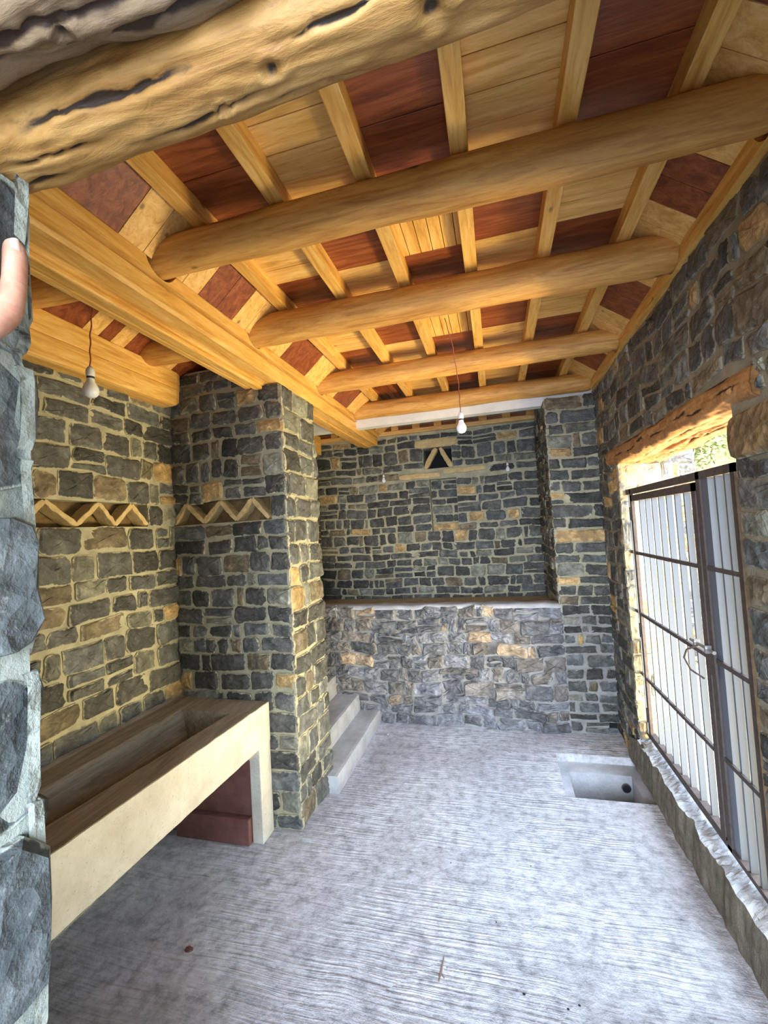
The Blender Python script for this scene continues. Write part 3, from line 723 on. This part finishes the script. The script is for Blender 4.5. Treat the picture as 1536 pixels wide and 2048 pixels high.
# ------------------------------------------------------------------ long trough on the left
tr = thing('plastered_trough', 'long cream plastered trough with brown rim along the left wall', 'trough', (-1.75, 1.4, 0))
yA, yB = .50, YP-.025
fx = lambda y: -1.515 + (-1.402+1.515)*(y-yA)/(yB-yA)
ix = lambda y: -1.72 + (-1.535+1.72)*(y-yA)/(yB-yA)
wx = lambda y: -1.90 + .04*(y-yA)/(yB-yA)
mb = MB(); n = 60
def shell(pr, n, y0, y1, mat_, name, nz=.0025, sm=False, bev=0):
    mb = MB(); vs = []; fs = []
    for j in range(n+1):
        y = y0+(y1-y0)*j/n; P = pr(y); K = len(P)
        for i, (a, b_) in enumerate(P): vs.append((a+nz*noise.noise(Vector((y*13, i, 0))), y, b_+nz*noise.noise(Vector((y*15, i, 5)))))
    for j in range(n):
        for k in range(K): fs.append((j*K+k, j*K+(k+1) % K, (j+1)*K+(k+1) % K, (j+1)*K+k))
    fs += [tuple(range(K)), tuple(n*K+k for k in range(K))]
    mb.add(vs, fs); return fixn(obj(name, mb, mat_, tr, sm, bev))
ZT, ZB = .758, .545
zb = lambda y: .472 + .033*(y-yA)
shell(lambda y: [(fx(y), zb(y)), (fx(y), ZT-.002), (fx(y)-.02, ZT-.002), (fx(y)-.02, zb(y))], n, yA, yB, 'trough', 'front_panel')
shell(lambda y: [(fx(y)-.018, .56), (fx(y)-.004, ZT), (ix(y)+.01, ZT), (ix(y), ZT-.012), (ix(y)-.004, .54), (fx(y)-.018, .54)], n, yA, yB, 'trough_rim', 'front_rim')
shell(lambda y: [(XL+.0, .50), (XL, ZT+.03), (XL+.03, ZT+.012), (wx(y)-.015, ZT+.004), (wx(y), ZT-.012), (wx(y)+.045, .50)], n, yA, yB, 'trough_rim', 'wall_side_rim')
yE = 2.185
shell(lambda y: [(XL+.03, .50), (XL+.03, ZT+.004), (fx(y)-.022, ZT-.001), (fx(y)-.022, .50)], 8, yE, yB, 'trough_rim', 'end_rim')
shell(lambda y: [(XL, .53), (XL, .56), (fx(y)-.03, .56), (fx(y)-.03, .53)], 10, yA, yB, 'concrete', 'trough_bottom')
# end support: pale post, red-brown painted wall with a projecting foot
mb = MB(); mb.box((-1.475, 2.245, 0), (-1.405, YP-.022, .56)); obj('post', mb, 'trough', tr, bevel=.006)
mb = MB(); mb.box((XL+.01, 2.26, 0), (-1.47, YP-.022, .51)); obj('end_wall', mb, 'redbrown', tr, bevel=.003)
mb = MB(); mb.box((-1.97, 2.215, 0), (-1.478, 2.262, .145)); obj('foot', mb, 'redbrown', tr, bevel=.006)
mb = MB(); mb.box((-1.50, .5, 0), (-1.44, .62, .56)); obj('post', mb, 'trough', tr, bevel=.006)

# ------------------------------------------------------------------ pit in the floor
pit = thing('drain_pit', 'square concrete pit sunk in the floor beside the gate wall, with a pipe hole', 'pit', (.58, 3.23, -.42))
mb = MB(); zs = -.055; hx0, hx1, hy0, hy1 = .375, .785, 3.0, 3.36
mb.box((PX0-.03, PY0-.03, -.46), (hx0, PY1+.03, zs)); mb.box((hx1, PY0-.03, -.46), (PX1+.05, PY1+.03, zs))
mb.box((hx0, PY0-.03, -.46), (hx1, hy0, zs)); mb.box((hx0, hy1, -.46), (hx1, PY1+.03, zs)); mb.box((hx0, hy0, -.46), (hx1, hy1, -.42))
obj('basin', mb, 'concrete', pit)
mb = MB(); mb.tube([(.745, hy1-.012, -.135), (.745, hy1+.03, -.135)], .030, 24); obj('pipe', mb, M['rust'], pit)
mb = MB(); mb.tube([(.745, hy1-.0135, -.135), (.745, hy1-.0125, -.135)], .025, 24); obj('pipe_mouth', mb, 'dark', pit)  # black disc painted as the shade inside the pipe

# ------------------------------------------------------------------ steel gate
XG = .905
gate = thing('metal_gate', 'grey steel bar gate with rusty frame set in the opening of the right wall', 'gate', (XG, 2.6, .225))
GY0, GY1, GZ0, GZ1 = 1.92, 3.42, .262, 1.928
GZR = (1.497, 1.09, .665)
mb = MB()
mb.box((XG-.018, GY0, GZ1-.035), (XG+.018, GY1, GZ1)); mb.box((XG-.018, GY0, GZ0), (XG+.018, GY1, GZ0+.022))
mb.box((XG-.018, GY0, GZ0), (XG+.018, GY0+.03, GZ1)); mb.box((XG-.018, GY1-.03, GZ0), (XG, GY1, GZ1))
mb.box((XG-.018, 2.215, GZ0), (XG+.022, 2.25, GZ1)); mb.box((XG-.018, 3.235, GZ0), (XG-.002, 3.255, GZ1))
obj('frame', mb, 'rust', gate)
def gbar(y, z0, z1, par, w_=.0065, dx=.016):
    mb = MB(); mb.box((XG-.010, y-w_, z0), (XG-.010+dx*1.7, y+w_, z1)); obj('bar', mb, 'steel', par)
for y in (3.31, 3.36): gbar(y, GZ0+.02, GZ1-.03, gate)
for y in (2.015, 2.09): gbar(y, GZ0+.02, GZ1-.03, gate)
mb = MB(); mb.box((XG-.010, 2.155, GZ0+.02), (XG+.035, 2.212, GZ1-.03)); obj('wide_bar', mb, 'steel', gate)
for z in GZR:
    mb = MB(); mb.box((XG-.016, GY0+.03, z-.010), (XG-.006, 2.225, z+.010)); obj('rail', mb, 'rust', gate)
    mb = MB(); mb.box((XG-.016, 3.28, z-.010), (XG-.006, GY1-.02, z+.010)); obj('rail', mb, 'rust', gate)
leaf = MB()
leaf.box((XG-.022, 2.255, GZ0+.03), (XG+.014, 2.295, GZ1-.045)); leaf.box((XG-.022, 3.205, GZ0+.03), (XG-.004, 3.232, GZ1-.045))
leaf.box((XG-.022, 2.255, GZ1-.085), (XG+.014, 3.232, GZ1-.045)); leaf.box((XG-.020, 2.255, GZ0+.028), (XG+.014, 3.232, GZ0+.045))
for z in GZR: leaf.box((XG-.020, 2.29, z-.010), (XG-.008, 3.21, z+.010))
lf = obj('gate_leaf', leaf, 'rust', gate)
for i in range(7): gbar(2.295+(3.20-2.295)*(i+1)/8, GZ0+.04, GZ1-.06, lf)
for z in (1.76, .98, .42):
    mb = MB(); mb.tube([(XG-.020, 3.234, z-.045), (XG-.020, 3.234, z+.045)], .011, 12); obj('hinge', mb, M['rust'], lf)
mb = MB(); mb.tube([(XG-.035, 2.17, 1.135), (XG-.035, 2.40, 1.135)], .008, 12); mb.box((XG-.045, 2.34, 1.115), (XG-.02, 2.355, 1.15)); mb.box((XG-.045, 2.23, 1.115), (XG-.02, 2.245, 1.15))
obj('bolt', mb, plain('galvanised_bolt', (.45, .45, .45), .35, .8), lf)
mb = MB(); mb.tube([(XG-.035, 2.32, 1.13), (XG-.075, 2.35, 1.10), (XG-.085, 2.36, 1.06), (XG-.07, 2.34, 1.01), (XG-.035, 2.29, .985)], .005, 8); obj('handle', mb, 'rust', lf, True)
mb = MB(); mb.box((XG-.026, 2.20, 1.02), (XG-.018, 2.27, 1.12)); obj('lock_plate', mb, 'rust', lf)

# ------------------------------------------------------------------ bulbs
def bulb(p, label, cord=None, s=1.0):
    p = Vector(p); t = thing('light_bulb', label, 'light bulb', p, 'bare light bulbs')
    mb = MB(); pr = [(0, -.060), (.010, -.0595), (.020, -.055), (.027, -.045), (.030, -.033), (.0285, -.020), (.022, -.006), (.0165, .004), (.0145, .016), (.0142, .020)]
    vs = []; fs = []; m_ = 24
    for r, z in pr: vs += [tuple(p + Vector((r*s*math.cos(2*math.pi*k/m_), r*s*math.sin(2*math.pi*k/m_), z*s))) for k in range(m_)]
    for i in range(len(pr)-1):
        for k in range(m_): fs.append((i*m_+k, i*m_+(k+1) % m_, (i+1)*m_+(k+1) % m_, (i+1)*m_+k))
    mb.add(vs, fs); obj('glass', mb, 'bulb', t, True)
    mb = MB(); mb.tube([p+Vector((0, 0, .018*s)), p+Vector((0, 0, .028*s))], .0145*s, 16); obj('collar', mb, 'black', t, True)
    mb = MB(); mb.tube([p+Vector((0, 0, z*s)) for z in (.026, .030, .052, .062, .070)], [.014*s, .0165*s, .0165*s, .012*s, .006*s], 16); obj('socket', mb, 'socket', t, True)
    if cord:
        pts = [p+Vector((0, 0, .066*s))] + [Vector(c) for c in cord]; q = []
        for a, b_ in zip(pts, pts[1:]):
            for i in range(8): f = i/8; v = a.lerp(b_, f); q.append(v + Vector((.0018*math.sin(v.z*90), .0018*math.cos(v.z*90), 0)))
        q.append(pts[-1]); mb = MB(); mb.tube(q, .0026, 6); obj('cord', mb, 'cord', t, True)
bulb((-.165, 2.62, 2.365), 'bare white bulb hanging on a long red cord from the ceiling logs', [(-.165, 2.615, 2.62), (-.17, 2.35, 2.76), (-.185, 2.18, 2.81)])
bulb((-1.565, 1.385, 2.42), 'bare white bulb hanging on a cord in front of the left wall', [(-1.565, 1.39, 2.62), (-1.555, 1.395, 2.74), (-1.545, 1.41, 2.81)])
bulb((-1.21, YB2-.06, 2.33), 'small white bulb on the back wall, left of the vent', [(-1.21, YB2-.02, 2.42)], .75)
bulb((.155, YB2-.06, 2.335), 'small white bulb on the back wall, right of the vent', [(.15, YB2-.02, 2.46)], .75)

# ------------------------------------------------------------------ small litter on the floor
R = random.Random(5)
def pebble(x, y, s, label, mt, flat=.6):
    mb = MB(); vs = []; fs = []; m_ = 7
    for i, (r, z) in enumerate(((.6, 0), (1, .35), (.75, .8), (.2, 1))):
        for k in range(m_): a = 2*math.pi*k/m_; q = r*s*R.uniform(.8, 1.2); vs.append((x+q*math.cos(a), y+q*math.sin(a)*.8, z*s*flat-.001))
    for i in range(3):
        for k in range(m_): fs.append((i*m_+k, i*m_+(k+1) % m_, (i+1)*m_+(k+1) % m_, (i+1)*m_+k))
    fs.append(tuple(3*m_+k for k in range(m_))); fs.append(tuple(range(m_))[::-1])
    mb.add(vs, fs); tag(obj('pebble', mb, mt), label, 'pebble', 'small crumbs of stone on the floor')
for x, y, s in ((-.02, 1.72, .006), (.13, 1.70, .005), (.17, 1.72, .005), (-.12, 2.0, .004), (-.35, 2.3, .004), (.05, 2.35, .004), (-.02, 1.6, .005)):
    pebble(x, y, s, 'tiny dark crumb of stone lying on the broomed concrete floor', 'dark')
pebble(-1.02, 3.62, .011, 'pale pebble on the floor at the foot of the steps', 'white')
pebble(-1.40, 1.62, .018, 'reddish lump on the floor in front of the trough', 'redbrown')
mb = MB(); mb.tube([(-.335, 1.70, .004), (-.33, 1.74, .006), (-.325, 1.79, .012)], [.003, .004, .002], 6); mb.tube([(-.33, 1.73, .004), (-.315, 1.715, .004)], .002, 6)
tag(obj('twig', mb, 'bark'), 'small dark twig lying on the floor near the bottom of the photo', 'twig')

# ------------------------------------------------------------------ photographer's hand holding the door jamb
def skinned(name, edges, mt, parent=None):
    vs = []; rad = []; idx = {}; es = []
    def vid(k, P=None):
        return idx[k]
    for k, p, r in edges['v']: idx[k] = len(vs); vs.append(p); rad.append(r)
    for a, b_ in edges['e']: es.append((idx[a], idx[b_]))
    org = Vector(vs[0]); me = bpy.data.meshes.new(name); me.from_pydata([tuple(Vector(v)-org) for v in vs], es, []); me.materials.append(M[mt])
    o = bpy.data.objects.new(name, me); COL.objects.link(o); o.location = org
    if parent: o.parent = parent; o.location = org-parent.location
    o.modifiers.new('skin', 'SKIN')
    for i, sv in enumerate(me.skin_vertices[0].data): sv.radius = (rad[i][0], rad[i][1]) if isinstance(rad[i], tuple) else (rad[i], rad[i]); sv.use_root = i == 0
    o.modifiers['skin'].use_smooth_shade = True
    s = o.modifiers.new('sub', 'SUBSURF'); s.levels = 3; s.render_levels = 3
    return o
HX = JX+.040
H = {'v': [('palm', (HX+.004, .345, 2.045), (.016, .020)), ('p1', (HX, .345, 2.085), (.015, .022)), ('wr', (HX+.012, .325, 1.975), (.024, .026)), ('fa', (HX+.05, .25, 1.85), (.032, .034)), ('fb', (HX+.10, .12, 1.70), (.036, .038)),
           ('t1', (HX+.010, .398, 2.035), .0195), ('t2', (HX+.008, .424, 2.070), .0175), ('t3', (HX+.006, .434, 2.115), .0150), ('t4', (HX+.003, .438, 2.158), .0150), ('t5', (HX, .438, 2.184), .0125)],
     'e': [('palm', 'p1'), ('palm', 'wr'), ('wr', 'fa'), ('fa', 'fb'), ('palm', 't1'), ('t1', 't2'), ('t2', 't3'), ('t3', 't4'), ('t4', 't5')]}
for i, (dy, L1) in enumerate(((.034, .040), (.012, .045), (-.010, .041), (-.031, .032))):
    k = 'f%d' % i; y = .345+dy; z = 2.118-.006*abs(i-1)
    H['v'] += [(k+'a', (HX-.002, y, z), .0098), (k+'b', (HX+.003, y+dy*.12, z+L1), .0088), (k+'c', (HX-.003, y+dy*.2, z+L1*1.62), .0080), (k+'d', (HX-.014, y+dy*.22, z+L1*2.1), .0070)]
    H['e'] += [('p1', k+'a'), (k+'a', k+'b'), (k+'b', k+'c'), (k+'c', k+'d')]
hand = skinned('person', H, 'skin'); tag(hand, "bare hand with raised thumb pressed against the stone door jamb at the photo's left edge", 'person')
mb = MB(); vs = []; fs = []
for i in range(7):
    for j in range(6):
        u = (i/6-.5)*2; v = j/5; wd = .0072*(1-.25*(v-.5)**2*4*(v > .5))
        vs.append((HX+.0165-.0045*u*u-.0035*v, .4345+u*wd*1.15, 2.160+v*.019-.002*u*u*(1 if v > .5 else -1)))
for i in range(6):
    for j in range(5): a = i*6+j; fs.append((a, a+6, a+7, a+1))
mb.add(vs, fs); nl = obj('thumb_nail', mb, 'nail', None, True); nl.parent = hand; nl.location = nl.location-hand.location

# ------------------------------------------------------------------ outside: ground, sunlit wall, hillside, shrubs
mb = MB(); n = 40; vs = []; fs = []
for i in range(n+1):
    for j in range(n+1):
        x = 1.19 + 12*i/n; y = -4+18*j/n
        z = -.02 + .04*noise.noise(Vector((x*1.5, y*1.5, 0))) - .03
        vs.append((x, y, z))
for i in range(n):
    for j in range(n): a = i*(n+1)+j; fs.append((a, a+n+1, a+n+2, a+1))
mb.add(vs, fs); struct(obj('ground_outside', mb, mk_concrete('pale_dusty_ground', (.52, .50, .46), (.72, .70, .66), 1, .6)))
mb = MB()
slab(mb, (0, 5.9, 0), X, Z, nY, (1.1, 2.33), (-.2, 3.0), .4)
masonry(mb, (0, 5.9, 0), X, Z, nY, (1.1, 2.33), (-.1, 3.0), (), ch=(.12, .22), cw=(.16, .36), seed=91, depth=.03, palette='yard', rough=2)
M['stone_out'] = mk_stone('outdoor_stone', (.6, .58, .52))
tag(obj('garden_wall', mb, ['mortar', 'stone_out']), 'bright sunlit rubble wall seen through the left part of the gate', 'wall')
mb = MB(); n = 50; vs = []; fs = []
for i in range(n+1):
    for j in range(n+1):
        x = 1.4 + 8*i/n; y = 6.4+6*j/n
        z = -.1 + (y-6.4)*.95 + .5*noise.noise(Vector((x*.9, y*.9, 0))) + .14*noise.noise(Vector((x*4, y*4, 3)))
        vs.append((x, y, z))
for i in range(n):
    for j in range(n): a = i*(n+1)+j; fs.append((a, a+n+1, a+n+2, a+1))
mb.add(vs, fs); struct(obj('hillside', mb, 'hill', smooth=True))
def shrub(x, y, z, r, label, seed, cnt=700):
    t = thing('shrub', label, 'shrub', (x, y, z), 'shrubs beyond the gate'); R = random.Random(seed)
    mb = MB()
    for k in range(7): a = R.uniform(0, 6.28); e = Vector((math.cos(a)*r*.5, math.sin(a)*r*.5, r*R.uniform(.8, 1.4))); mb.tube([(x, y, z), Vector((x, y, z))+e*.5+Vector((.03, 0, .05)), Vector((x, y, z))+e], [.02, .012, .005], 6)
    obj('stems', mb, 'bark', t)
    mb = MB()
    for k in range(cnt):
        d = Vector((R.gauss(0, 1), R.gauss(0, 1), R.gauss(0, 1))).normalized()*r*R.uniform(.35, 1); c = Vector((x, y, z+r*.95))+d
        a = Vector((R.uniform(-1, 1), R.uniform(-1, 1), R.uniform(-.3, 1))).normalized()*.05; b_ = a.cross(Vector((R.uniform(-1, 1), R.uniform(-1, 1), 1))).normalized()*.018
        mb.add([c-a, c+b_, c+a, c-b_], [(0, 1, 2, 3)])
    obj('foliage', mb, 'leaf', t)
shrub(2.75, 5.8, -.1, .40, 'low yellow-green shrub at the foot of the sunny slope, nearest the gate', 1)
shrub(3.6, 7.3, 1.0, .5, 'yellow-green shrub halfway up the sunny slope', 2, 900)
shrub(2.75, 8.2, 1.6, .50, 'shrub high on the slope, just right of the rubble wall', 3, 900)
shrub(3.4, 8.9, 2.4, .65, 'shrub at the top of the slope, seen above the gate', 4, 1000)
